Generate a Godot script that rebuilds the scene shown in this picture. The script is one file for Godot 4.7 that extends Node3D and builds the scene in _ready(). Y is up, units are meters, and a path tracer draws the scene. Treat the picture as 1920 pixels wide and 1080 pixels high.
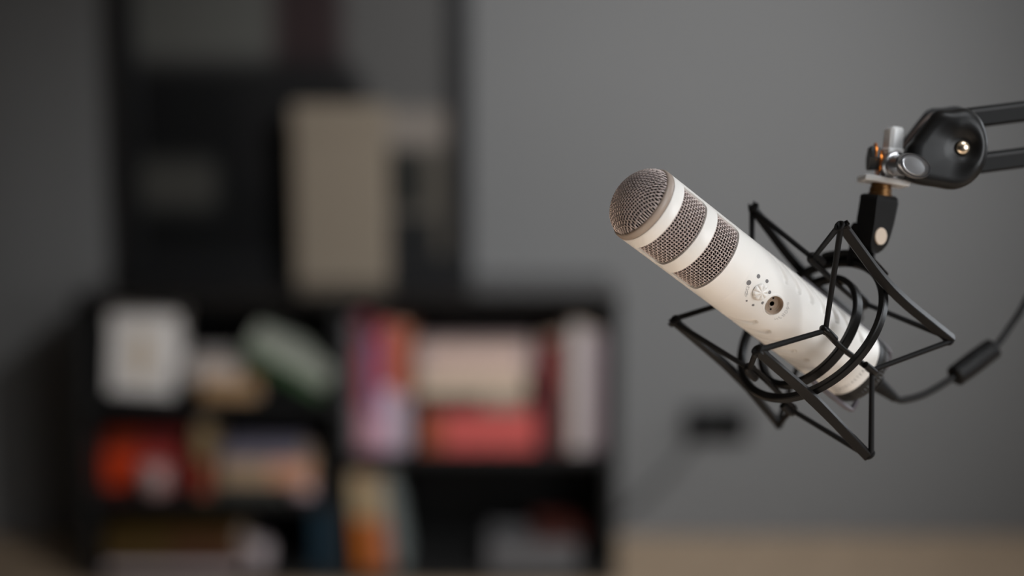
extends Node3D
# A white broadcast microphone in a black shock mount on a boom arm, with a grey room, a low bookcase and a framed mirror behind it.

const F_PX := 2700.0
var cam_t := Transform3D(Basis(Vector3.RIGHT, deg_to_rad(-8.5)), Vector3(0, 1.155, 0))
var taken := {}
var smooth_next := 100

func _ready() -> void:
	setup_camera_and_light()
	build_room()
	build_added_lamps()
	build_desk()
	build_bookcase()
	build_framed_mirror()
	build_books()
	build_socket()
	build_microphone()
	build_shock_mount()
	build_boom_arm()
	build_usb_cable()

# ---------------------------------------------------------------- camera, light
func setup_camera_and_light() -> void:
	var cam := Camera3D.new()
	cam.name = "camera"
	cam.transform = cam_t
	var attr := CameraAttributesPhysical.new()
	attr.frustum_focal_length = 60.0
	attr.exposure_aperture = 60.0 / 36.0
	attr.frustum_focus_distance = 0.967
	attr.frustum_near = 0.05
	attr.frustum_far = 50.0
	cam.attributes = attr
	add_child(cam)
	cam.current = true
	var e := Environment.new()
	e.background_mode = Environment.BG_COLOR
	e.background_color = Color(0.8, 0.84, 0.9)
	e.tonemap_mode = Environment.TONE_MAPPER_LINEAR
	e.tonemap_exposure = 1.0
	e.sdfgi_enabled = true
	e.ssao_enabled = true
	e.ssil_enabled = true
	var we := WorldEnvironment.new()
	we.name = "world_environment"
	we.environment = e
	add_child(we)

# ---------------------------------------------------------------- helpers
func pt(x: float, y: float, d: float) -> Vector3:      # the point at depth d that stands at that pixel
	return cam_t * Vector3((x - 960.0) / F_PX * d, -(y - 540.0) / F_PX * d, -d)

func numbered(n: String) -> String:
	if not taken.has(n):
		taken[n] = 0
		return n
	taken[n] += 1
	return "%s_%03d" % [n, taken[n]]

func thing(called: String, label: String, category: String, at := Vector3.ZERO, group := "") -> Node3D:
	var o := Node3D.new()
	o.name = numbered(called)
	o.position = at
	o.set_meta("label", label)
	o.set_meta("category", category)
	if group != "":
		o.set_meta("group", group)
	add_child(o)
	return o

func new_st() -> SurfaceTool:
	var st := SurfaceTool.new()
	st.begin(Mesh.PRIMITIVE_TRIANGLES)
	return st

func put(called: String, st: SurfaceTool, m: Material, parent: Node3D, kind := "") -> MeshInstance3D:
	st.generate_normals()
	st.index()
	var o := MeshInstance3D.new()
	o.name = called
	o.mesh = st.commit()
	o.material_override = m
	if kind != "":
		o.set_meta("kind", kind)
	parent.add_child(o, true)
	return o

func structure(called: String, st: SurfaceTool, m: Material) -> MeshInstance3D:
	return put(called, st, m, self, "structure")

func mat(c: Color, rough := 0.5, metal := 0.0, spec := 0.5) -> StandardMaterial3D:
	var m := StandardMaterial3D.new()
	m.albedo_color = c
	m.roughness = rough
	m.metallic = metal
	m.metallic_specular = spec
	return m

func wood(a: Color, b: Color, rough: float, along: Vector3) -> StandardMaterial3D:
	var m := mat(Color.WHITE, rough)
	var n := FastNoiseLite.new()
	n.seed = 7
	n.frequency = 0.02
	n.fractal_octaves = 4
	var g := Gradient.new()
	g.set_color(0, a)
	g.set_color(1, b)
	var t := NoiseTexture2D.new()
	t.width = 512
	t.height = 512
	t.seamless = true
	t.noise = n
	t.color_ramp = g
	m.albedo_texture = t
	m.uv1_triplanar = true
	m.uv1_scale = along
	return m

func tri(st: SurfaceTool, a: Vector3, b: Vector3, c: Vector3, out: Vector3) -> void:
	if (b - a).cross(c - a).dot(out) > 0.0:
		st.add_vertex(a)
		st.add_vertex(c)
		st.add_vertex(b)
	else:
		st.add_vertex(a)
		st.add_vertex(b)
		st.add_vertex(c)

func quad(st: SurfaceTool, a: Vector3, b: Vector3, c: Vector3, d: Vector3, out: Vector3) -> void:
	if (c - a).cross(d - b).dot(out) > 0.0:
		tri(st, a, d, c, out)
		tri(st, a, c, b, out)
	else:
		tri(st, a, b, c, out)
		tri(st, a, c, d, out)

func fan(st: SurfaceTool, ring: PackedVector3Array, out: Vector3) -> void:
	st.set_smooth_group(-1)
	var mid := Vector3.ZERO
	for p in ring:
		mid += p
	mid /= ring.size()
	for i in ring.size():
		tri(st, mid, ring[i], ring[(i + 1) % ring.size()], out)

# rings of equal length joined by quads; centers give the way out; a hard loft keeps each column a face of its own
func loft(st: SurfaceTool, rings: Array, centers: PackedVector3Array, closed := true, caps := true, hard := false, inward := false) -> void:
	var n: int = rings[0].size()
	smooth_next += n + 1
	for i in rings.size() - 1:
		var p: PackedVector3Array = rings[i]
		var q: PackedVector3Array = rings[i + 1]
		var c: Vector3 = (centers[i] + centers[i + 1]) * 0.5
		for j in (n if closed else n - 1):
			var k := (j + 1) % n
			st.set_smooth_group(smooth_next + j if hard else smooth_next)
			var mid := (p[j] + p[k] + q[j] + q[k]) * 0.25
			var out := mid - c
			quad(st, p[j], p[k], q[k], q[j], -out if inward else out)
	smooth_next += n + 1
	if caps and closed:
		fan(st, rings[0], centers[0] - centers[1])
		fan(st, rings[-1], centers[-1] - centers[-2])

func tube(st: SurfaceTool, pts: PackedVector3Array, r: float, sides := 10, r_end := -1.0, closed := false) -> void:
	var rings := []
	var n := pts.size()
	var side := Vector3.ZERO
	for i in n:
		var a: Vector3 = pts[(i - 1 + n) % n] if closed else pts[maxi(i - 1, 0)]
		var b: Vector3 = pts[(i + 1) % n] if closed else pts[mini(i + 1, n - 1)]
		var t := (b - a).normalized()
		if side == Vector3.ZERO:
			side = t.cross(Vector3.UP if absf(t.y) < 0.9 else Vector3.RIGHT).normalized()
		side = (side - t * side.dot(t)).normalized()
		var up := t.cross(side)
		var rr := r if r_end < 0.0 else lerpf(r, r_end, float(i) / (n - 1))
		var ring := PackedVector3Array()
		for k in sides:
			var w := TAU * k / sides
			ring.append(pts[i] + (side * cos(w) + up * sin(w)) * rr)
		rings.append(ring)
	var cs := pts.duplicate()
	if closed:
		rings.append(rings[0])
		cs.append(pts[0])
	loft(st, rings, cs, true, not closed)

# a band of rectangular section with small chamfers; ups gives the direction of the height h at every point
func band(st: SurfaceTool, pts: PackedVector3Array, ups: PackedVector3Array, w: float, h: float, cham := 0.0006, closed := false, w_end := -1.0) -> void:
	var rings := []
	var n := pts.size()
	for i in n:
		var a: Vector3 = pts[(i - 1 + n) % n] if closed else pts[maxi(i - 1, 0)]
		var b: Vector3 = pts[(i + 1) % n] if closed else pts[mini(i + 1, n - 1)]
		var t := (b - a).normalized()
		var up := (ups[i] - t * ups[i].dot(t)).normalized()
		var side := t.cross(up)
		var hw := w * 0.5
		if w_end > 0.0:
			hw = lerpf(w, w_end, absf(2.0 * i / (n - 1) - 1.0)) * 0.5
		var hh := h * 0.5
		var ring := PackedVector3Array()
		for s in [[1, 1, 0], [1, 1, 1], [-1, 1, 1], [-1, 1, 0], [-1, -1, 0], [-1, -1, 1], [1, -1, 1], [1, -1, 0]]:
			var x: float = s[0] * (hw - (cham if s[2] == 1 else 0.0))
			var y: float = s[1] * (hh - (cham if s[2] == 0 else 0.0))
			ring.append(pts[i] + side * x + up * y)
		rings.append(ring)
	var cs := pts.duplicate()
	if closed:
		rings.append(rings[0])
		cs.append(pts[0])
	loft(st, rings, cs, true, not closed, true)

# a profile of (distance along the axis, radius) turned round an axis
func lathe(st: SurfaceTool, profile: Array, base: Vector3, axis: Vector3, sides := 48, hard := false) -> void:
	axis = axis.normalized()
	var e1 := axis.cross(Vector3.UP if absf(axis.y) < 0.9 else Vector3.RIGHT).normalized()
	var e2 := axis.cross(e1)
	for i in profile.size() - 1:
		var a: Vector2 = profile[i]
		var b: Vector2 = profile[i + 1]
		var d := b - a
		var grp := smooth_next
		smooth_next += 1
		st.set_smooth_group(grp)
		for k in sides:
			var w := TAU * k / sides
			var v := TAU * (k + 1) / sides
			var ra := e1 * cos(w) + e2 * sin(w)
			var rb := e1 * cos(v) + e2 * sin(v)
			var p0 := base + axis * a.x + ra * a.y
			var p1 := base + axis * a.x + rb * a.y
			var q0 := base + axis * b.x + ra * b.y
			var q1 := base + axis * b.x + rb * b.y
			var out := (ra + rb) * d.x - axis * d.y * 2.0
			if a.y < 1e-7:
				tri(st, p0, q1, q0, out)
			elif b.y < 1e-7:
				tri(st, p0, p1, q0, out)
			else:
				quad(st, p0, p1, q1, q0, out)

# the same with one smooth surface over the whole profile
func turned(st: SurfaceTool, profile: Array, base: Vector3, axis: Vector3, sides := 48) -> void:
	var keep := smooth_next
	axis = axis.normalized()
	var e1 := axis.cross(Vector3.UP if absf(axis.y) < 0.9 else Vector3.RIGHT).normalized()
	var e2 := axis.cross(e1)
	st.set_smooth_group(keep)
	smooth_next += 1
	for i in profile.size() - 1:
		var a: Vector2 = profile[i]
		var b: Vector2 = profile[i + 1]
		var d := b - a
		for k in sides:
			var ra := e1 * cos(TAU * k / sides) + e2 * sin(TAU * k / sides)
			var k1 := (k + 1) % sides
			var rb := e1 * cos(TAU * k1 / sides) + e2 * sin(TAU * k1 / sides)
			var p0 := base + axis * a.x + ra * a.y
			var p1 := base + axis * a.x + rb * a.y
			var q0 := base + axis * b.x + ra * b.y
			var q1 := base + axis * b.x + rb * b.y
			var out := (ra + rb) * d.x - axis * d.y * 2.0
			if a.y < 1e-7:
				tri(st, p0, q1, q0, out)
			elif b.y < 1e-7:
				tri(st, p0, p1, q0, out)
			else:
				quad(st, p0, p1, q1, q0, out)

func box(st: SurfaceTool, size: Vector3, at: Vector3, basis := Basis(), bevel := 0.001) -> void:
	var h := size * 0.5
	var b := minf(bevel, minf(h.x, minf(h.y, h.z)) * 0.5)
	st.set_smooth_group(-1)
	var v := func(sx: float, sy: float, sz: float, axis: int) -> Vector3:   # the corner's point on the face across that axis
		var p := Vector3(sx * (h.x - b), sy * (h.y - b), sz * (h.z - b))
		p[axis] = [sx * h.x, sy * h.y, sz * h.z][axis]
		return at + basis * p
	for a in 3:
		var o1 := (a + 1) % 3
		var o2 := (a + 2) % 3
		for s in [-1.0, 1.0]:
			var q := []
			for c in [[-1.0, -1.0], [1.0, -1.0], [1.0, 1.0], [-1.0, 1.0]]:
				var g := [0.0, 0.0, 0.0]
				g[a] = s
				g[o1] = c[0]
				g[o2] = c[1]
				q.append(v.call(g[0], g[1], g[2], a))
			var n := Vector3.ZERO
			n[a] = s
			quad(st, q[0], q[1], q[2], q[3], basis * n)
			for t in [-1.0, 1.0]:
				var g1 := [0.0, 0.0, 0.0]
				g1[a] = s
				g1[o1] = t
				g1[o2] = -1.0
				var g2 := g1.duplicate()
				g2[o2] = 1.0
				var m := Vector3.ZERO
				m[a] = s
				m[o1] = t
				quad(st, v.call(g1[0], g1[1], g1[2], a), v.call(g2[0], g2[1], g2[2], a), v.call(g2[0], g2[1], g2[2], o1), v.call(g1[0], g1[1], g1[2], o1), basis * m)
	for sx in [-1.0, 1.0]:
		for sy in [-1.0, 1.0]:
			for sz in [-1.0, 1.0]:
				tri(st, v.call(sx, sy, sz, 0), v.call(sx, sy, sz, 1), v.call(sx, sy, sz, 2), basis * Vector3(sx, sy, sz))

func box_part(called: String, size: Vector3, at: Vector3, m: Material, parent: Node3D, bevel := 0.001, basis := Basis()) -> MeshInstance3D:
	var st := new_st()
	box(st, size, at, basis, bevel)
	return put(called, st, m, parent)

func seg(a: Vector3, b: Vector3, n := 2) -> PackedVector3Array:
	var o := PackedVector3Array()
	for i in n:
		o.append(a.lerp(b, float(i) / (n - 1)))
	return o

func bend(pts: Array, n := 8, keep := 0.7) -> PackedVector3Array:   # a polyline with each corner rounded
	var o := PackedVector3Array()
	o.append(pts[0])
	for i in range(1, pts.size() - 1):
		var a: Vector3 = pts[i].lerp(pts[i - 1], 1.0 - keep)
		var b: Vector3 = pts[i].lerp(pts[i + 1], 1.0 - keep)
		for k in n + 1:
			var t := float(k) / n
			o.append(a.lerp(pts[i], t).lerp((pts[i] as Vector3).lerp(b, t), t))
	o.append(pts[-1])
	return o

func smooth_path(pts: Array, n := 10) -> PackedVector3Array:   # Catmull-Rom through the points
	var o := PackedVector3Array()
	for i in pts.size() - 1:
		var p0: Vector3 = pts[maxi(i - 1, 0)]
		var p1: Vector3 = pts[i]
		var p2: Vector3 = pts[i + 1]
		var p3: Vector3 = pts[mini(i + 2, pts.size() - 1)]
		for k in n:
			o.append(p1.cubic_interpolate(p2, p0, p3, float(k) / n))
	o.append(pts[-1])
	return o

# ---------------------------------------------------------------- room
func build_room() -> void:
	var paint := mat(Color(0.375, 0.369, 0.364), 0.75, 0.0, 0.3)
	var white := mat(Color(0.8, 0.79, 0.77), 0.8)
	var floor_wood := wood(Color(0.49, 0.42, 0.345), Color(0.58, 0.5, 0.415), 0.5, Vector3(0.6, 0.6, 3.0))
	var st := new_st()
	box(st, Vector3(6.2, 0.12, 7.0), Vector3(0.2, -0.06, -0.5), Basis(), 0.001)
	structure("floor", st, floor_wood)
	st = new_st()
	box(st, Vector3(6.2, 0.12, 7.0), Vector3(0.2, 2.76, -0.5), Basis(), 0.001)
	structure("ceiling", st, white)
	st = new_st()
	box(st, Vector3(6.2, 2.7, 0.12), Vector3(0.2, 1.35, -3.56), Basis(), 0.001)
	structure("wall_back", st, paint)
	st = new_st()
	box(st, Vector3(6.2, 2.7, 0.12), Vector3(0.2, 1.35, 2.96), Basis(), 0.001)
	structure("wall_front", st, paint)
	st = new_st()
	box(st, Vector3(0.12, 2.7, 6.4), Vector3(-2.84, 1.35, -0.3), Basis(), 0.001)
	structure("wall_left", st, paint)
	st = new_st()
	var z0 := -3.3
	var z1 := -1.6
	var y0 := 0.95
	var y1 := 2.5
	box(st, Vector3(0.12, y0, 6.4), Vector3(3.24, y0 / 2, -0.3), Basis(), 0.001)
	box(st, Vector3(0.12, 2.7 - y1, 6.4), Vector3(3.24, (2.7 + y1) / 2, -0.3), Basis(), 0.001)
	box(st, Vector3(0.12, y1 - y0, z0 + 3.5), Vector3(3.24, (y0 + y1) / 2, (z0 - 3.5) / 2), Basis(), 0.001)
	box(st, Vector3(0.12, y1 - y0, 2.9 - z1), Vector3(3.24, (y0 + y1) / 2, (2.9 + z1) / 2), Basis(), 0.001)
	structure("wall_right", st, white)
	# the window in the right wall
	var win := Node3D.new()
	win.name = "window_1"
	win.position = Vector3(3.24, y0, (z0 + z1) / 2)
	win.set_meta("kind", "structure")
	add_child(win)
	var ww := z1 - z0
	var wh := y1 - y0
	st = new_st()
	for q in [[0.05, wh / 2, -ww / 2 + 0.025, wh], [0.05, wh / 2, ww / 2 - 0.025, wh], [0.05, wh / 2, 0.0, wh]]:
		box(st, Vector3(0.06, q[3], q[0]), Vector3(0.0, q[1], q[2]), Basis(), 0.002)
	box(st, Vector3(0.06, 0.05, ww), Vector3(0, 0.025, 0), Basis(), 0.002)
	box(st, Vector3(0.06, 0.05, ww), Vector3(0, wh - 0.025, 0), Basis(), 0.002)
	put("window_frame", st, white, win)
	var glass := mat(Color(0.95, 0.97, 1.0, 0.08), 0.02)
	glass.transparency = BaseMaterial3D.TRANSPARENCY_ALPHA
	for k in [-1.0, 1.0]:
		box_part("pane", Vector3(0.006, wh - 0.1, ww / 2 - 0.06), Vector3(0.0, wh / 2, k * ww / 4), glass, win, 0.0005)
	box_part("window_sill", Vector3(0.2, 0.03, ww + 0.1), Vector3(-0.1, -0.016, 0), white, win, 0.003)
	area(win, Vector3(3.17, (y0 + y1) / 2, (z0 + z1) / 2), Vector3(0, (y0 + y1) / 2, (z0 + z1) / 2), Vector2(ww - 0.1, wh - 0.1), 4.6, Color(0.96, 0.98, 1.0))

func area(parent: Node3D, at: Vector3, towards: Vector3, size: Vector2, energy: float, c: Color) -> void:
	var l := AreaLight3D.new()
	l.name = "area_light"
	l.area_size = size
	l.light_energy = energy
	l.light_color = c
	l.shadow_enabled = true
	l.area_range = 12.0
	parent.add_child(l, true)
	var up := Vector3.UP if absf((towards - at).normalized().y) < 0.95 else Vector3.FORWARD
	l.global_transform = Transform3D(Basis(), at).looking_at(towards, up)

func glowing(c: Color, k: float) -> StandardMaterial3D:
	var m := mat(Color(0.9, 0.9, 0.9), 0.6)
	m.emission_enabled = true
	m.emission = c
	m.emission_energy_multiplier = k
	return m

func build_added_lamps() -> void:
	# ceiling panel over the desk, added out of view to light the microphone
	var metal := mat(Color(0.75, 0.75, 0.75), 0.4)
	var day := Color(0.97, 0.985, 1.0)
	var c := thing("added_ceiling_light", "added unseen square white ceiling panel light above the desk", "light", Vector3(0.85, 2.66, -0.2))
	box_part("frame", Vector3(1.0, 0.05, 1.0), Vector3(0, 0.015, 0), metal, c, 0.004)
	box_part("diffuser", Vector3(0.92, 0.01, 0.92), Vector3(0, -0.014, 0), glowing(day, 1.5), c, 0.002)
	area(c, Vector3(0.85, 2.635, -0.2), Vector3(0.85, 0.0, -0.2), Vector2(0.92, 0.92), 1.05, day)
	# the key: an added, unseen softbox on a stand right of the desk, close to the microphone
	softbox("added unseen square studio softbox on a black tripod stand right of the desk", Vector3(1.28, 0.0, 0.12), 1.45, 0.36, 1.4, day)
	# two added spotlights, unseen: one washes the back wall, one bounces off the desk
	spot("added unseen white ceiling spotlight that makes the pool of light on the back wall", Vector3(1.3, 2.5, -0.7), Vector3(0.12, 0.72, -3.5), 13.0, 24.0, day)
	spot("added unseen white ceiling spotlight that bounces light off the desk onto the microphone", Vector3(-0.12, 2.5, -0.5), Vector3(-0.12, 0.72, -0.56), 8.0, 16.0, day)

func spot(label: String, w0: Vector3, to: Vector3, energy: float, angle: float, c: Color) -> void:
	var metal := mat(Color(0.75, 0.75, 0.75), 0.4)
	var q := thing("added_spotlight", label, "light", Vector3(w0.x, 2.7, w0.z))
	var st := new_st()
	lathe(st, [Vector2(0, 0), Vector2(0, 0.05), Vector2(0.02, 0.05), Vector2(0.02, 0.0)], Vector3.ZERO, Vector3.DOWN, 32)
	put("base", st, metal, q)
	var ax := (to - w0).normalized()
	st = new_st()
	tube(st, seg(Vector3(0, -0.02, 0), w0 - q.position - ax * 0.03), 0.008)
	put("stem", st, metal, q)
	st = new_st()
	lathe(st, [Vector2(-0.06, 0), Vector2(-0.06, 0.03), Vector2(0.05, 0.042), Vector2(0.05, 0.036), Vector2(0.02, 0.034), Vector2(0.02, 0.0)], w0 - q.position, ax, 32)
	put("housing", st, metal, q)
	st = new_st()
	lathe(st, [Vector2(0.022, 0), Vector2(0.022, 0.033), Vector2(0.03, 0.033), Vector2(0.03, 0.0)], w0 - q.position, ax, 32)
	put("lens", st, glowing(c, 2.0), q)
	var l := SpotLight3D.new()
	l.name = "spot_light"
	l.light_energy = energy
	l.light_color = c
	l.spot_range = 12.0
	l.spot_attenuation = 2.0
	l.spot_angle = angle
	l.spot_angle_attenuation = 1.0
	l.light_size = 0.05
	l.shadow_enabled = true
	q.add_child(l)
	l.global_transform = Transform3D(Basis(), w0 + ax * 0.055).looking_at(to, Vector3.UP if absf(ax.y) < 0.95 else Vector3.FORWARD)

func softbox(label: String, base: Vector3, height: float, half: float, energy: float, c: Color) -> void:
	var head := base + Vector3(0, height, 0)
	var aim := pt(1420, 540, 1.0)
	var s := thing("added_softbox_light", label, "light", base)
	var dir := (aim - head).normalized()
	var bs := Basis.looking_at(dir, Vector3.UP)
	var black := mat(Color(0.05, 0.05, 0.05), 0.6)
	var st := new_st()
	var rings := []
	var cs := PackedVector3Array()
	for r in [[0.0, half * 1.05], [0.05, half * 1.05], [0.3, 0.12], [0.34, 0.08]]:
		var ring := PackedVector3Array()
		for k in [[1, 1], [-1, 1], [-1, -1], [1, -1]]:
			ring.append(head - base + bs * Vector3(k[0] * r[1], k[1] * r[1], r[0]))
		rings.append(ring)
		cs.append(head - base + bs * Vector3(0, 0, r[0]))
	loft(st, rings, cs, true, true, true)
	put("housing", st, black, s)
	box_part("diffuser", Vector3(half * 2, half * 2, 0.008), head - base + bs * Vector3(0, 0, -0.005), glowing(c, 1.5), s, 0.001, bs)
	st = new_st()
	var hub := (head - base - dir * 0.3) * Vector3(1, 0, 1)
	tube(st, seg(hub + Vector3(0, 0.25, 0), head - base - dir * 0.3), 0.015)
	put("pole", st, black, s)
	for k in 3:
		st = new_st()
		var w := TAU * k / 3.0
		tube(st, seg(hub + Vector3(0, 0.45, 0), hub + Vector3(cos(w) * 0.4, 0.01, sin(w) * 0.4)), 0.011)
		put("leg", st, black, s)
	area(s, head + dir * 0.02, aim, Vector2(half * 2, half * 2), energy, c)

func build_desk() -> void:
	var top := wood(Color(0.83, 0.745, 0.66), Color(0.89, 0.81, 0.73), 0.5, Vector3(0.7, 0.7, 4.0))
	var steel := mat(Color(0.06, 0.06, 0.06), 0.5)
	var d := thing("desk", "light wooden desk that carries the boom arm", "desk", Vector3(0.3, 0, -0.72))
	box_part("desktop", Vector3(1.7, 0.035, 0.82), Vector3(0, 0.7025, 0), top, d, 0.004)
	for x in [-0.8, 0.8]:
		for z in [-0.36, 0.36]:
			box_part("leg", Vector3(0.05, 0.685, 0.05), Vector3(x, 0.3425, z), steel, d, 0.003)

# ---------------------------------------------------------------- bookcase and what stands on it
func build_bookcase() -> void:
	var black := mat(Color(0.085, 0.082, 0.08), 0.5, 0.0, 0.4)
	var o := thing("bookcase", "low wide black bookcase against the grey wall", "bookcase", Vector3(-0.3675, 0, -3.3175))
	var dz := 0.335
	box_part("top_board", Vector3(1.215, 0.026, dz), Vector3(0, 0.657, 0), mat(Color(0.085, 0.08, 0.078), 0.13, 0.0, 0.7), o, 0.002)
	box_part("side_panel", Vector3(0.024, 0.644, dz), Vector3(-0.5955, 0.322, 0), black, o, 0.002)
	box_part("side_panel", Vector3(0.024, 0.644, dz), Vector3(0.5955, 0.322, 0), black, o, 0.002)
	box_part("divider", Vector3(0.024, 0.62, dz - 0.01), Vector3(-0.0175, 0.334, -0.003), black, o, 0.002)
	box_part("back_panel", Vector3(1.18, 0.63, 0.008), Vector3(0, 0.33, -0.163), black, o, 0.001)
	box_part("bottom_board", Vector3(1.167, 0.024, dz - 0.004), Vector3(0, 0.012, 0), black, o, 0.002)
	box_part("shelf", Vector3(0.554, 0.024, dz - 0.01), Vector3(-0.3065, 0.416, -0.003), black, o, 0.002)
	box_part("shelf", Vector3(0.554, 0.024, dz - 0.01), Vector3(-0.3065, 0.19, -0.003), black, o, 0.002)
	box_part("shelf", Vector3(0.589, 0.024, dz - 0.01), Vector3(0.289, 0.298, -0.003), black, o, 0.002)

func build_framed_mirror() -> void:
	var o := thing("framed_mirror", "large black-framed mirror with a painted dark reflection standing on the bookcase against the wall", "picture", Vector3(-0.518, 0.6705, -3.452))
	var black := mat(Color(0.045, 0.042, 0.044), 0.5, 0.0, 0.35)
	var w := 0.84
	var h := 1.12
	var b := 0.05
	box_part("frame_bar", Vector3(b, h, 0.035), Vector3(-w / 2 + b / 2, h / 2, 0), black, o, 0.003)
	box_part("frame_bar", Vector3(b, h, 0.035), Vector3(w / 2 - b / 2, h / 2, 0), black, o, 0.003)
	box_part("frame_bar", Vector3(w - 2 * b, b, 0.035), Vector3(0, b / 2, 0), black, o, 0.003)
	box_part("frame_bar", Vector3(w - 2 * b, b, 0.035), Vector3(0, h - b / 2, 0), black, o, 0.003)
	# the painted reflection: dim grey ground with a black mass, a beige field with two dark spots
	var im := Image.create(192, 256, false, Image.FORMAT_RGB8)
	var blobs := [   # centre x, y (0..1 over the panel, y down), half width, half height, softness, colour
		[0.78, 0.45, 0.26, 0.30, 0.06, Color(0.265, 0.258, 0.25)],
		[0.20, 0.50, 0.25, 0.08, 0.10, Color(0.27, 0.265, 0.25)],
		[0.55, 0.55, 0.07, 0.20, 0.07, Color(0.13, 0.09, 0.09)],
		[0.30, 0.86, 0.34, 0.26, 0.09, Color(0.02, 0.02, 0.022)],
		[0.52, 0.71, 0.17, 0.10, 0.06, Color(0.05, 0.045, 0.045)],
		[0.12, 0.83, 0.10, 0.03, 0.06, Color(0.2, 0.195, 0.18)],
		[0.82, 0.86, 0.26, 0.19, 0.02, Color(0.26, 0.24, 0.215)],
		[0.80, 0.70, 0.24, 0.03, 0.03, Color(0.4, 0.37, 0.345)],
		[0.835, 0.82, 0.06, 0.05, 0.03, Color(0.08, 0.08, 0.07)],
		[0.84, 0.955, 0.09, 0.03, 0.03, Color(0.06, 0.06, 0.06)],
	]
	for y in 256:
		for x in 192:
			var c := Color(0.25, 0.245, 0.235)
			for k in blobs:
				var dx: float = (absf((x + 0.5) / 192.0 - k[0]) - k[2]) / k[4]
				var dy: float = (absf((y + 0.5) / 256.0 - k[1]) - k[3]) / k[4]
				var d := Vector2(maxf(dx, 0.0), maxf(dy, 0.0)).length()
				c = c.lerp(k[5], 1.0 - smoothstep(0.0, 1.0, d))
			im.set_pixel(x, y, c)
	var m := mat(Color.WHITE, 0.5, 0.0, 0.3)
	m.albedo_texture = ImageTexture.create_from_image(im)
	m.texture_repeat = false
	var st := new_st()
	var hw := w / 2 - b + 0.004
	var y0 := b - 0.004
	var y1 := h - b + 0.004
	st.set_smooth_group(-1)
	var uv := [Vector2(0, 1), Vector2(0, 0), Vector2(1, 0), Vector2(0, 1), Vector2(1, 0), Vector2(1, 1)]
	var ps := [Vector3(-hw, y0, 0.0), Vector3(-hw, y1, 0.0), Vector3(hw, y1, 0.0), Vector3(-hw, y0, 0.0), Vector3(hw, y1, 0.0), Vector3(hw, y0, 0.0)]
	for i in 6:
		st.set_uv(uv[i])
		st.add_vertex(ps[i])
	put("painted_reflection", st, m, o)  # mirror reflection painted into the panel's texture
	box_part("backing_board", Vector3(w - b, h - b, 0.008), Vector3(0, h / 2, -0.006), black, o, 0.001)

	var c := thing("storage_box", "plain beige upright box standing on the bookcase in front of the framed mirror", "box", Vector3(-0.398, 0.6705, -3.375))
	var card := mat(Color(0.4, 0.355, 0.3), 0.8)
	box_part("box_body", Vector3(0.212, 0.36, 0.09), Vector3(0, 0.18, 0), card, c, 0.003)
	box_part("box_lid", Vector3(0.218, 0.07, 0.096), Vector3(0, 0.378, 0), card, c, 0.004)

# a book in its own axes: thickness along x, height along y, spine towards +z
func book(called: String, label: String, x0: float, x1: float, y0: float, y1: float, deep: float, c: Color, pose := "stand", lean := 0.0, bands := [], spine_out := true, group := "", z_front := -3.165) -> Node3D:
	var lying := pose == "lie"
	var t := (y1 - y0) if lying else (x1 - x0)
	var h := (x1 - x0) if lying else (y1 - y0)
	var o := thing(called, label, "book", Vector3.ZERO, group)
	var b := Basis(Vector3.BACK, deg_to_rad(-90.0 if lying else 0.0) - deg_to_rad(lean))
	if not spine_out:
		b = b * Basis(Vector3.UP, PI)
	var low := 1e9
	for sx in [-0.5, 0.5]:
		for sy in [0.0, 1.0]:
			low = minf(low, (b * Vector3(sx * t, sy * h, 0)).y)
	var off := b * Vector3(0, h * 0.5, 0)
	o.transform = Transform3D(b, Vector3((x0 + x1) * 0.5 - off.x, y0 - low + 0.0004, z_front - deep * 0.5))
	var cover := mat(c, 0.5)
	var bt := minf(0.0025, t * 0.15)
	var st := new_st()
	box(st, Vector3(t, h, bt), Vector3(0, h / 2, deep / 2 - bt / 2), Basis(), 0.0008)
	box(st, Vector3(bt, h, deep - bt), Vector3(t / 2 - bt / 2, h / 2, -bt / 2), Basis(), 0.0006)
	box(st, Vector3(bt, h, deep - bt), Vector3(-t / 2 + bt / 2, h / 2, -bt / 2), Basis(), 0.0006)
	put("cover", st, cover, o)
	box_part("pages", Vector3(t - 2 * bt, h - 0.006, deep - bt - 0.004), Vector3(0, h / 2, -bt / 2 + 0.002), mat(Color(0.68, 0.6, 0.52), 0.9), o, 0.0005)
	for k in bands:
		var hh: float = (k[1] - k[0]) * h
		box_part("spine_band", Vector3(t * 0.96, hh, 0.0008), Vector3(0, (k[0] + k[1]) * 0.5 * h, deep / 2 + 0.0003), mat(k[2], 0.5), o, 0.0002)
	return o

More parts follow.
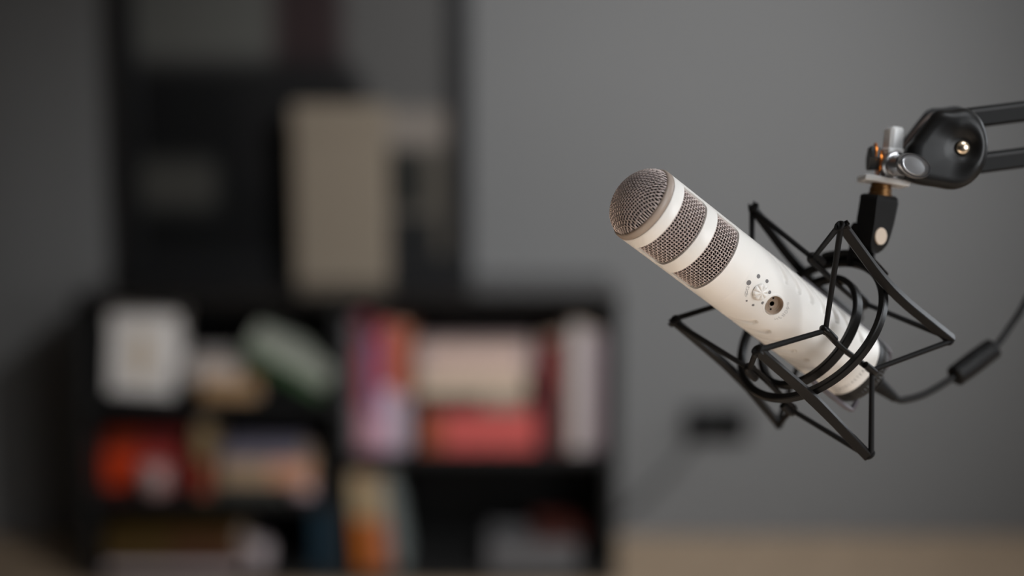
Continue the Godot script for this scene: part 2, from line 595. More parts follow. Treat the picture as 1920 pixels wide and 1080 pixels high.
func build_books() -> void:
	var d := 0.16
	# left column, upper shelf (board top at 0.428)
	var wb := thing("document_box", "white upright box with a tan stripe at the left end of the upper shelf", "box", Vector3(-0.842, 0.4284, -3.24))
	wb.rotation.z = deg_to_rad(-4.0)
	wb.position.y += 0.0056
	var white := mat(Color(0.8, 0.77, 0.745), 0.6)
	box_part("box_body", Vector3(0.148, 0.15, 0.1), Vector3(0, 0.075, 0), white, wb, 0.003)
	box_part("box_lid", Vector3(0.152, 0.046, 0.104), Vector3(0, 0.172, 0), white, wb, 0.003)
	box_part("stripe", Vector3(0.034, 0.1, 0.001), Vector3(0.0, 0.09, 0.0505), mat(Color(0.68, 0.6, 0.5), 0.6), wb, 0.0003)
	book("book", "tan book lying at the bottom of the short stack beside the white box", -0.70, -0.575, 0.4285, 0.472, d, Color(0.6, 0.47, 0.33), "lie", 0.0, [[0.0, 1.0, Color(0.55, 0.43, 0.3)]])
	book("book", "greyish white book lying on the tan book beside the white box", -0.74, -0.612, 0.4725, 0.515, d, Color(0.6, 0.57, 0.55), "lie", 0.0, [[0.3, 0.9, Color(0.66, 0.59, 0.54)]])
	var green := book("book", "dark green book leaning down to the right under the pale one", -0.6, -0.4, 0.4285, 0.456, d, Color(0.15, 0.25, 0.13), "lie", 30.0)
	var pale := book("book", "pale grey-green book leaning on the dark green one on the upper shelf", -0.6, -0.4, 0.4285, 0.473, d, Color(0.5, 0.505, 0.46), "lie", 30.0)
	green.position.x -= 0.014
	pale.position = green.position - green.basis.x * 0.0367
	# left column, middle shelf (top at 0.202)
	book("book", "thick orange-red book lying at the bottom left of the middle shelf", -0.945, -0.72, 0.2025, 0.29, 0.14, Color(0.62, 0.12, 0.05), "lie", 0.0, [[0.0, 0.35, Color(0.72, 0.2, 0.02)], [0.35, 0.85, Color(0.58, 0.16, 0.14)]], true, "", -3.245)
	book("book", "dull dark red book lying on the thick orange-red one", -0.94, -0.73, 0.2905, 0.338, 0.14, Color(0.36, 0.09, 0.08), "lie", 0.0, [[0.0, 0.4, Color(0.42, 0.12, 0.02)]], true, "", -3.245)
	var cup := thing("cup", "small pinkish white cup in front of the orange-red book", "cup", Vector3(-0.818, 0.2024, -3.2))
	var st := new_st()
	turned(st, [Vector2(0, 0), Vector2(0, 0.028), Vector2(0.01, 0.032), Vector2(0.06, 0.036), Vector2(0.061, 0.034), Vector2(0.012, 0.03), Vector2(0.008, 0.0)], Vector3.ZERO, Vector3.UP, 32)
	put("cup_body", st, mat(Color(0.55, 0.44, 0.42), 0.4), cup)
	book("book", "olive tan book standing between the red books and the pale stack", -0.715, -0.684, 0.2025, 0.362, d, Color(0.46, 0.38, 0.26), "stand", 0.0, [[0.05, 0.5, Color(0.52, 0.18, 0.12)]])
	book("book", "dark grey book lying at the bottom of the middle shelf stack", -0.665, -0.51, 0.2025, 0.232, d, Color(0.2, 0.2, 0.18), "lie")
	book("book", "tan brown book lying in the middle of the middle shelf stack", -0.66, -0.455, 0.2325, 0.285, d, Color(0.58, 0.48, 0.38), "lie", 0.0, [[0.55, 1.0, Color(0.7, 0.5, 0.39)]])
	book("book", "violet grey book lying on top of the tan brown one", -0.66, -0.475, 0.2855, 0.314, d, Color(0.36, 0.34, 0.38), "lie")
	var tin := thing("jar", "small greyish pink jar right of the dark grey book on the middle shelf", "jar", Vector3(-0.4775, 0.2024, -3.19))
	st = new_st()
	turned(st, [Vector2(0, 0), Vector2(0, 0.024), Vector2(0.002, 0.027), Vector2(0.018, 0.027), Vector2(0.021, 0.024)], Vector3.ZERO, Vector3.UP, 32)
	put("jar_body", st, mat(Color(0.62, 0.54, 0.55), 0.4), tin)
	st = new_st()
	turned(st, [Vector2(0.021, 0.025), Vector2(0.0265, 0.025), Vector2(0.028, 0.023), Vector2(0.028, 0.0)], Vector3.ZERO, Vector3.UP, 32)
	put("lid", st, mat(Color(0.66, 0.5, 0.44), 0.5), tin)
	# left column, lowest shelf (top at 0.024)
	book("book", "wide white book lying lowest on the bottom shelf", -0.93, -0.62, 0.0245, 0.04, d, Color(0.72, 0.66, 0.66), "lie")
	book("book", "wide dark ochre book lying on the white one on the bottom shelf", -0.93, -0.625, 0.0405, 0.118, d, Color(0.24, 0.17, 0.03), "lie", 0.0, [[0.5, 1.0, Color(0.24, 0.13, 0.04)]])
	var cup2 := thing("cup", "grey white cup at the right end of the wide books on the bottom shelf", "cup", Vector3(-0.586, 0.0244, -3.19))
	st = new_st()
	turned(st, [Vector2(0, 0), Vector2(0, 0.024), Vector2(0.01, 0.027), Vector2(0.06, 0.031), Vector2(0.061, 0.029), Vector2(0.012, 0.025), Vector2(0.008, 0.0)], Vector3.ZERO, Vector3.UP, 32)
	put("cup_body", st, mat(Color(0.55, 0.5, 0.5), 0.4), cup2)
	book("book", "dark teal book standing at the right end of the bottom left shelf", -0.455, -0.402, 0.0245, 0.172, d, Color(0.01, 0.13, 0.18), "stand")
	# right column, upper shelf (top at 0.31)
	var up := 0.3105
	book("book", "thin grey slab added as the lit right face of the bookcase divider", -0.366, -0.351, up, 0.61, d, Color(0.34, 0.33, 0.33), "stand", 0.0, [], true, "", -3.158)  # added slab, its grey stands for light on the divider's right face
	book("book", "tall magenta red book standing second beside the divider", -0.348, -0.318, up, 0.625, d, Color(0.5, 0.2, 0.24), "stand", 0.0, [[0.0, 0.3, Color(0.6, 0.42, 0.45)], [0.75, 1.0, Color(0.34, 0.12, 0.16)]])
	book("book", "slim violet blue book between the magenta and the red one", -0.317, -0.298, up, 0.575, d, Color(0.34, 0.29, 0.43), "stand", 0.0, [[0.0, 0.3, Color(0.66, 0.5, 0.55)]])
	book("book", "red book with a pinkish white foot in the upright row", -0.297, -0.262, up, 0.60, d, Color(0.6, 0.25, 0.23), "stand", 0.0, [[0.0, 0.5, Color(0.72, 0.6, 0.65)]])
	book("book", "orange brown book with a grey white foot ending the upright row", -0.261, -0.228, up, 0.59, d, Color(0.58, 0.33, 0.23), "stand", 0.0, [[0.0, 0.45, Color(0.54, 0.52, 0.55)]])
	book("book", "thick coral red book lying at the bottom of the stack in the right column", -0.205, 0.055, up, 0.4, d, Color(0.66, 0.28, 0.26), "lie", 0.0, [[0.0, 0.2, Color(0.5, 0.24, 0.15)]], true, "", -3.16)
	book("book", "dark grey book lying on the coral red one", -0.195, -0.07, 0.4005, 0.436, d, Color(0.12, 0.115, 0.11), "lie")
	book("book", "short pale book lying beside the dark grey one on the coral stack", -0.068, 0.03, 0.4005, 0.436, d, Color(0.42, 0.38, 0.34), "lie")
	book("book", "cream book with its page edges out in the coral stack", -0.215, 0.035, 0.4365, 0.487, d, Color(0.58, 0.5, 0.43), "lie", 0.0, [], false)
	book("book", "greyish pink book lying topmost on the coral stack", -0.215, 0.045, 0.4875, 0.55, d, Color(0.58, 0.5, 0.48), "lie", 0.0, [[0.1, 0.9, Color(0.68, 0.58, 0.53)]])
	book("book", "dark red book standing right of the coral stack", 0.068, 0.094, up, 0.56, d, Color(0.4, 0.13, 0.13), "stand", 0.0, [[0.0, 0.55, Color(0.23, 0.06, 0.09)]])
	book("book", "slim maroon book standing between the dark red and the brown one", 0.0945, 0.112, up, 0.565, d, Color(0.32, 0.1, 0.11), "stand")
	book("book", "thin brown book standing beside the pale grey ones", 0.1125, 0.13, up, 0.575, d, Color(0.34, 0.26, 0.19), "stand")
	book("book", "pale grey book standing tallest near the right end of the bookcase", 0.1305, 0.168, up, 0.595, d, Color(0.6, 0.56, 0.545), "stand", 0.0, [], true, "", -3.158)
	book("book", "greyish mauve book standing last at the right end of the bookcase", 0.1685, 0.203, up, 0.58, d, Color(0.46, 0.4, 0.41), "stand")
	# right column, lower compartment (top at 0.024)
	book("book", "orange book with a cream head leaning at the left of the lower right compartment", -0.362, -0.322, 0.0245, 0.25, d, Color(0.6, 0.31, 0.02), "stand", -4.0, [[0.55, 1.0, Color(0.58, 0.5, 0.38)]])
	book("book", "salmon pink book leaning between the orange and the pale grey one", -0.317, -0.285, 0.0245, 0.238, d, Color(0.6, 0.35, 0.25), "stand", -4.0, [[0.55, 1.0, Color(0.56, 0.49, 0.38)]])
	book("book", "pale greenish grey book leaning rightmost of the three in the lower right compartment", -0.281, -0.259, 0.0245, 0.25, d, Color(0.4, 0.42, 0.41), "stand", -7.0)
	book("book", "thick grey book lying on the floor of the lower right compartment", -0.055, 0.15, 0.0245, 0.085, d, Color(0.32, 0.31, 0.31), "lie")
	book("book", "brick red book lying on the thick grey one", 0.05, 0.165, 0.0855, 0.103, d, Color(0.22, 0.08, 0.05), "lie", 0.0, [], true, "", -3.2)

func build_socket() -> void:
	var black := mat(Color(0.01, 0.01, 0.01), 0.4, 0.0, 0.3)
	var o := thing("wall_socket", "black double wall socket low on the grey wall right of the bookcase", "socket", Vector3(0.508, 0.291, -3.4995))
	box_part("face_plate", Vector3(0.158, 0.08, 0.016), Vector3(0, 0, 0.008), black, o, 0.003)
	for x in [-0.038, 0.038]:
		var st := new_st()
		lathe(st, [Vector2(0.0115, 0), Vector2(0.0115, 0.02), Vector2(0.016, 0.02), Vector2(0.016, 0.017), Vector2(0.012, 0.016), Vector2(0.012, 0.0)], Vector3(x, 0, 0), Vector3.BACK, 24)
		put("socket_outlet", st, black, o)
	var plug := thing("power_plug", "dark plug in the wall socket with a cord down to the bookcase", "plug", Vector3(0.47, 0.297, -3.483))
	var st2 := new_st()
	lathe(st2, [Vector2(0.0, 0), Vector2(0.0, 0.017), Vector2(0.03, 0.016), Vector2(0.036, 0.008), Vector2(0.036, 0.0)], Vector3.ZERO, Vector3.BACK, 24)
	put("plug_body", st2, black, plug)
	st2 = new_st()
	var a := plug.position
	tube(st2, smooth_path([Vector3(0, 0, 0.034), Vector3(-0.02, -0.03, 0.04), Vector3(-0.09, -0.13, 0.02), Vector3(-0.18, -0.22, 0.01), Vector3(-0.225, -0.25, 0.01), Vector3(-0.215, -0.285, 0.03)]), 0.006)
	put("cord", st2, mat(Color(0.05, 0.05, 0.05), 0.5), plug)

# ---------------------------------------------------------------- microphone
const MIC_L := 0.2118
var mic_f: Vector3
var mic_u: Vector3
var mic_x: Vector3
var mic_e: Vector3
var mic_s := 1.0

func mic_frame() -> void:
	mic_f = pt(1203, 381, 0.959)
	mic_u = (pt(1596, 682, 1.043) - mic_f).normalized()
	var mid := mic_f + mic_u * MIC_L * 0.5
	mic_e = cam_t.origin - mid
	mic_e = (mic_e - mic_u * mic_e.dot(mic_u)).normalized()
	mic_x = mic_u.cross(mic_e)
	mic_s = signf(mic_x.y)

func mic_r(y: float) -> float:
	return lerpf(0.027, 0.0262, y / MIC_L)

func cyl(y: float, deg: float, r: float) -> Vector3:   # in the microphone's own axes: y along the body from the grille, 0 degrees towards the camera
	var w := deg_to_rad(deg)
	return Vector3(r * sin(w) * mic_s, y, r * cos(w))

func shell_strip(st: SurfaceTool, ys: Array, left: Callable, cols: int, r_off: float, inward := false) -> void:
	var rings := []
	var cs := PackedVector3Array()
	for y in ys:
		var t: float = left.call(y)
		var ring := PackedVector3Array()
		for k in cols + 1:
			ring.append(cyl(y, lerpf(t, 360.0 - t, float(k) / cols), mic_r(y) + r_off))
		rings.append(ring)
		cs.append(Vector3(0, y, 0))
	loft(st, rings, cs, false, false, false, inward)

func build_microphone() -> void:
	mic_frame()
	var white := mat(Color(0.925, 0.91, 0.89), 0.38, 0.0, 0.5)
	var lip := mat(Color(0.86, 0.84, 0.81), 0.5)
	var taupe := mat(Color(0.6, 0.54, 0.495), 0.42)
	var wire := mat(Color(0.8, 0.74, 0.72), 0.34, 0.5)
	var dark := mat(Color(0.012, 0.009, 0.011), 0.95, 0.0, 0.1)
	var black := mat(Color(0.035, 0.033, 0.033), 0.5)
	var ink := mat(Color(0.45, 0.44, 0.44), 0.6)
	var o := thing("microphone", "white broadcast microphone with metal mesh grilles held in the black shock mount", "microphone")
	o.transform = Transform3D(Basis(mic_x, mic_u, mic_e), mic_f)

	# --- domed front grille: woven wires
	var st := new_st()
	var a := 0.0252
	var hd := 0.0172
	var pitch := 0.00176
	var n := 14
	for dirn in 2:
		for i in range(-n, n + 1):
			var s := i * pitch
			if absf(s) > a - 0.0006:
				continue
			var half := sqrt(a * a - s * s)
			var steps := int(ceil(half * 2 / (pitch * 0.25)))
			var pts := PackedVector3Array()
			for k in steps + 1:
				var t := -half + 2 * half * k / steps
				var r2 := (s * s + t * t) / (a * a)
				var lift := -hd * pow(maxf(0.0, 1.0 - r2), 0.56)
				var nrm := Vector3(0, -1, 0)
				var p := Vector3(s, lift, t) if dirn == 0 else Vector3(t, lift, s)
				nrm = Vector3(p.x / (a * a), (lift - 0.0) / (hd * hd), p.z / (a * a)).normalized()
				var wv := cos(PI * (t / pitch + i)) * (1.0 if dirn == 0 else -1.0)
				pts.append(Basis(Vector3.UP, 0.25) * (p + nrm * 0.0003 * wv))
			tube(st, pts, 0.00029, 5)
	put("front_grille", st, wire, o)
	# dark foam under it and inside the body
	st = new_st()
	var prof := []
	for k in 13:
		var w := PI / 2 * k / 12.0
		prof.append(Vector2(-(hd - 0.0022) * pow(cos(w), 1.05), (a - 0.0018) * sin(w)))
	prof.append(Vector2(0.0035, a - 0.0018))
	prof.append(Vector2(0.006, 0.0225))
	prof.append(Vector2(0.068, 0.0225))
	turned(st, prof, Vector3.ZERO, Vector3.UP, 48)
	put("foam_core", st, dark, o)
	# --- taupe rim
	st = new_st()
	turned(st, [Vector2(-0.0004, 0.0242), Vector2(-0.0014, 0.0250), Vector2(-0.0013, 0.0260), Vector2(-0.0004, 0.02675), Vector2(0.0012, 0.02705), Vector2(0.0036, 0.02705), Vector2(0.0041, 0.0265), Vector2(0.0041, 0.0235)], Vector3.ZERO, Vector3.UP, 96)
	put("grille_rim", st, taupe, o)

	# --- white shell
	st = new_st()
	var ring_band := func(y0: float, y1: float) -> void:
		turned(st, [Vector2(y0, mic_r(y0) - 0.0004), Vector2(y0 + 0.0004, mic_r(y0)), Vector2(y1, mic_r(y1))], Vector3.ZERO, Vector3.UP, 144)
	ring_band.call(0.0043, 0.0128)
	ring_band.call(0.0346, 0.0445)
	var windows := [[0.0128, 0.0346], [0.0445, 0.0656]]
	var wa := 71.0
	var rc := 0.0052
	for wdw in windows:
		var y0: float = wdw[0]
		var y1: float = wdw[1]
		var left := func(y: float) -> float:
			var over := y - (y1 - rc)
			if over <= 0.0:
				return wa
			return wa - rad_to_deg((rc - sqrt(maxf(0.0, rc * rc - over * over))) / 0.027)
		var ys := [y0, (y0 + y1 - rc) * 0.5]
		for k in 11:
			ys.append(y1 - rc + rc * sin(PI / 2 * k / 10.0))
		shell_strip(st, ys, left, 90, 0.0)
		# the lip of the opening: its thickness, seen along both ends and the rear edge
		for side in [1.0, -1.0]:
			smooth_next += 1
			st.set_smooth_group(smooth_next)
			for k in ys.size() - 1:
				var ya: float = ys[k]
				var yb: float = ys[k + 1]
				var ta: float = left.call(ya) * side
				var tb: float = left.call(yb) * side
				quad(st, cyl(ya, ta, mic_r(ya)), cyl(yb, tb, mic_r(yb)), cyl(yb, tb, mic_r(yb) - 0.0020), cyl(ya, ta, mic_r(ya) - 0.0020), cyl(ya, 0, 1) - Vector3(0, ya, 0))
		var te: float = left.call(y1)
		for e in [[y1, te, -1.0], [y0, wa, 1.0]]:
			smooth_next += 1
			st.set_smooth_group(smooth_next)
			for k in 60:
				var t0 := lerpf(-e[1], e[1], k / 60.0)
				var t1 := lerpf(-e[1], e[1], (k + 1) / 60.0)
				quad(st, cyl(e[0], t0, mic_r(e[0])), cyl(e[0], t1, mic_r(e[0])), cyl(e[0], t1, mic_r(e[0]) - 0.0020), cyl(e[0], t0, mic_r(e[0]) - 0.0020), Vector3(0, e[2], 0))
		# a soft grey gasket line inside the rear edge
	# the long body, with its seam, flat front panel and finger grooves; the hole for the jack is left open
	var degs := []
	var dg := -112.0
	while dg < 112.0:
		degs.append(dg)
		dg += 0.9
	while dg < 248.0:
		degs.append(dg)
		dg += 3.0
	degs.append(248.0)
	var rings := []
	var y := 0.0656
	var jack := Vector2(0.1137, -0.8)
	while y < 0.2095:
		var ring := PackedVector3Array()
		for t in degs:
			ring.append(cyl(y, t, mic_r(y) + body_relief(y, t)))
		rings.append(ring)
		y += 0.00058
	smooth_next += 1
	st.set_smooth_group(smooth_next)
	for i in rings.size() - 1:
		var p: PackedVector3Array = rings[i]
		var q: PackedVector3Array = rings[i + 1]
		var yy := 0.0656 + (i + 0.5) * 0.00058
		for j in degs.size() - 1:
			if Vector2(yy - jack.x, deg_to_rad(degs[j] + 0.45 - jack.y) * 0.0266).length() < 0.0068:
				continue
			quad(st, p[j], p[j + 1], q[j + 1], q[j], p[j] - Vector3(0, p[j].y, 0))
	turned(st, [Vector2(0.2092, mic_r(0.2092)), Vector2(0.2105, 0.02605), Vector2(0.2118, 0.0255), Vector2(0.212, 0.02)], Vector3.ZERO, Vector3.UP, 144)
	put("body", st, white, o)

	# --- window grilles: wires along and round the body
	for wdw in windows:
		st = new_st()
		var y0: float = wdw[0] + 0.0001
		var y1: float = wdw[1] - 0.0001
		var rw := 0.0251
		var pw := 0.00212
		var na := int(ceil(deg_to_rad(2 * (wa + 4)) * rw / pw))
		var ny := int(round((y1 - y0) / pw))
		for i in na + 1:
			var t := -(wa + 4) + 2 * (wa + 4) * i / na
			var pts := PackedVector3Array()
			for k in ny * 4 + 1:
				var f := k / 4.0
				pts.append(cyl(y0 + (y1 - y0) * f / ny, t, rw + 0.00036 * cos(PI * (f - 0.5 + i))))
			tube(st, pts, 0.00036, 5)
		for j in ny:
			var pts := PackedVector3Array()
			for k in na * 4 + 1:
				var f := k / 4.0
				pts.append(cyl(y0 + (y1 - y0) * (j + 0.5) / ny, -(wa + 4) + 2 * (wa + 4) * f / na, rw - 0.00036 * cos(PI * (f + j))))
			tube(st, pts, 0.00036, 5)
		put("window_grille", st, wire, o)

	# --- headphone jack: a recessed bowl with a bored centre and two pin holes
	var jc := cyl(jack.x, jack.y, mic_r(jack.x))
	var jn := (jc - Vector3(0, jack.x, 0)).normalized()
	st = new_st()
	# the lip follows the round body, so it is laid out ring by ring
	var jr := []
	var jcs := PackedVector3Array()
	for r in [[0.0086, 0.00002], [0.0080, 0.00016], [0.0072, 0.0002], [0.0066, -0.0002]]:
		var ring := PackedVector3Array()
		for k in 64:
			var w := TAU * k / 64.0
			var yy: float = jack.x + cos(w) * r[0]
			ring.append(cyl(yy, jack.y + rad_to_deg(sin(w) * r[0] / 0.0266), mic_r(yy) + r[1]))
		jr.append(ring)
		jcs.append(jc - jn * 0.02)
	loft(st, jr, jcs, true, false)
	put("jack_collar", st, white, o)
	st = new_st()
	# bowl wall and floor (profile runs inwards along the axis)
	lathe(st, [Vector2(-0.0040, 0.00175), Vector2(-0.0036, 0.0026), Vector2(-0.0040, 0.0030), Vector2(-0.0040, 0.0047), Vector2(-0.0033, 0.0051), Vector2(-0.0033, 0.0058), Vector2(-0.0016, 0.0064), Vector2(-0.0001, 0.00672)], jc, jn, 64)
	put("jack_bowl", st, mat(Color(0.62, 0.54, 0.47), 0.45), o)
	st = new_st()
	lathe(st, [Vector2(-0.0040, 0.00176), Vector2(-0.011, 0.0017), Vector2(-0.011, 0.0)], jc, jn, 32)
	put("jack_hole", st, dark, o)
	for s in [-1.0, 1.0]:
		st = new_st()
		var side := (cyl(0, jack.y + 90.0, 1.0) * -0.876 + Vector3.UP * 0.48).normalized()
		lathe(st, [Vector2(-0.0041, 0.0007), Vector2(-0.0038, 0.0007), Vector2(-0.0038, 0.0)], jc + side * s * 0.0040, jn, 16)
		put("pin_hole", st, dark, o)

	# --- volume knob with eight petals, its printed scale and lettering
	var kc := cyl(0.098, 2.5, mic_r(0.098))
	var kn := (kc - Vector3(0, 0.098, 0)).normalized()
	var kx := kn.cross(Vector3.UP).normalized()
	var ky := kn.cross(kx)
	st = new_st()
	smooth_next += 1
	st.set_smooth_group(smooth_next)
	var kr := [0.0, 0.12, 0.25, 0.4, 0.55, 0.7, 0.82, 0.9, 0.96, 1.0, 1.0, 1.02]
	for i in kr.size() - 1:
		for k in 96:
			var q := []
			for c in [[i, k], [i, k + 1], [i + 1, k + 1], [i + 1, k]]:
				var r: float = kr[c[0]]
				var w: float = TAU * (c[1] % 96) / 96.0
				var petal := pow(absf(cos(4.0 * w)), 0.7)
				var h := 0.0024 + 0.0008 * (1.0 - r) - 0.0011 * (1.0 - petal) * smoothstep(0.08, 0.5, r)
				if r > 0.8:
					h -= 0.0012 * pow((r - 0.8) / 0.2, 2.0)
				if c[0] >= 10:
					h = -0.0008
				q.append(kc + kx * cos(w) * r * 0.0057 + ky * sin(w) * r * 0.0057 + kn * h)
			if i == 0:
				tri(st, q[0], q[2], q[3], kn)
			else:
				quad(st, q[0], q[1], q[2], q[3], kn if i < 10 else (q[0] - kc))
	put("volume_knob", st, white, o)
	var marks := [[95.1, -20.1, 0.75], [101.1, -19.4, 0.95], [105.2, -8.1, 1.1], [104.4, 10.4, 1.25], [98.2, 21.3, 1.35], [90.4, 19.1, 1.5], [86.7, 3.0, 1.8]]
	for k in marks:
		st = new_st()
		var c := Vector2(k[0] * 0.001, k[1])
		var rad: float = k[2] * 0.001
		var ring := PackedVector3Array()
		for i in 24:
			var w := TAU * i / 24.0
			var yy := c.x + cos(w) * rad
			ring.append(cyl(yy, c.y + rad_to_deg(sin(w) * rad / 0.0267), mic_r(yy) + 0.00006))
		fan(st, ring, cyl(0, c.y, 1.0))
		put("scale_dot", st, ink, o)
	var pale := mat(Color(0.7, 0.69, 0.68), 0.6)
	# VOLUME in an arc left of the knob, PHONES in an arc right of the jack
	var letters := "VOLUME"
	st = new_st()
	for i in letters.length():
		var w := deg_to_rad(lerpf(-12.0, -52.0, i / 5.0))
		letter(st, letters[i], 0.098 - cos(w) * 0.0098, 2.5 + rad_to_deg(sin(w) * 0.0098 / 0.0267), 0.0012, w)
	put("lettering", st, pale, o)
	letters = "PHONES"
	st = new_st()
	for i in letters.length():
		var w := deg_to_rad(lerpf(38.0, -38.0, i / 5.0))
		letter(st, letters[i], jack.x + cos(w) * 0.0106, jack.y + rad_to_deg(sin(w) * 0.0106 / 0.0267), 0.0012, -w)
	put("lettering", st, pale, o)
	letters = "PODCASTER"
	st = new_st()
	for i in letters.length():
		letter(st, letters[i], 0.2048, lerpf(-46.0, 2.0, i / 8.0), 0.0024, 0.0)
	put("lettering", st, mat(Color(0.55, 0.54, 0.52), 0.6), o)

	# --- black base
	st = new_st()
	lathe(st, [Vector2(0.2112, 0.0), Vector2(0.2112, 0.0252), Vector2(0.2122, 0.0257), Vector2(0.2165, 0.0257), Vector2(0.2165, 0.0)], Vector3.ZERO, Vector3.UP, 96)
	put("base_cap", st, black, o)
	st = new_st()
	rings = []
	var cs := PackedVector3Array()
	for c in [[0.2163, 0.0256, 0], [0.2168, 0.0262, 1], [0.2212, 0.0262, 1], [0.222, 0.0254, 0]]:
		var ring := PackedVector3Array()
		for k in 240:
			var rr: float = c[1] - (0.0006 if c[2] == 1 and k % 4 < 2 else 0.0)
			ring.append(cyl(c[0], k * 1.5, rr))
		rings.append(ring)
		cs.append(Vector3(0, c[0], 0))
	loft(st, rings, cs, true, true, true)
	put("locking_ring", st, mat(Color(0.16, 0.155, 0.15), 0.35, 0.4), o)

# the relief of the body over its plain cylinder
func body_relief(y: float, t: float) -> float:
	var h := 0.0
	var seam := (y - 0.083) / 0.00035
	h -= 0.0001 * exp(-seam * seam)
	if absf(t) < 115.0 and y > 0.09:
		var at := absf(t)
		var panel := smoothstep(0.0, 1.0, (at - 37.0) / 4.0) * smoothstep(0.088, 0.1, y)
		h -= 0.00007 * panel * (1.0 - smoothstep(0.0, 1.0, (at - 41.0) / 30.0))
		if at > 34.0 and y < 0.205:
			# grooves begin at a blunt tip beside the panel and sweep forward round the side
			var run := deg_to_rad(at - 41.0) * 0.0266
			var u := y + maxf(run, 0.0) * 0.85 - 0.0022 * smoothstep(0.0, 0.004, run)
			for k in 7:
				var c := 0.1135 + 0.0131 * k
				var dy := u - c
				if absf(dy) > 0.0055:
					continue
				var tip := minf(run, 0.0)
				# a slot with a round end, its rear edge soft
				var wide := 0.0034 if dy < 0.0 else 0.0027
				var dist := Vector2(dy / wide, tip / 0.0024).length()
				var fade := 1.0 - smoothstep(0.010, 0.034, run)
				h -= 0.0023 * fade * (1.0 - smoothstep(0.2, 1.0, dist))
	return h

func letter(st: SurfaceTool, ch: String, y: float, deg: float, size: float, turn: float) -> void:
	var tm := TextMesh.new()
	var f := SystemFont.new()
	f.font_names = PackedStringArray(["Droid Sans"])
	tm.font = f
	tm.text = ch
	tm.font_size = 32
	tm.pixel_size = size / 24.0
	tm.depth = 0.00008
	var c := cyl(y, deg, mic_r(y) + 0.00003)
	var nrm := (c - Vector3(0, y, 0)).normalized()
	var along := Vector3(0, 1, 0).cross(nrm) * mic_s * signf((Vector3(0, 1, 0).cross(nrm) * mic_s).dot(cyl(0, deg + 5.0, 1.0) - cyl(0, deg, 1.0))) * mic_s
	# letters run round the body, their heads towards the grille
	along = (cyl(0, deg + 1.0, 1.0) - cyl(0, deg, 1.0)).normalized()
	var up := nrm.cross(along)
	var b := Basis(along, up, nrm) * Basis(Vector3.BACK, turn)
	st.append_from(tm, 0, Transform3D(b, c))

# ---------------------------------------------------------------- shock mount
func ring_point(o: Vector3, e1: Vector3, e2: Vector3, r: float, deg: float) -> Vector3:
	var w := deg_to_rad(deg)
	return cam_t * ((o + r * (cos(w) * e1 + sin(w) * e2)) * Vector3(1, 1, -1))

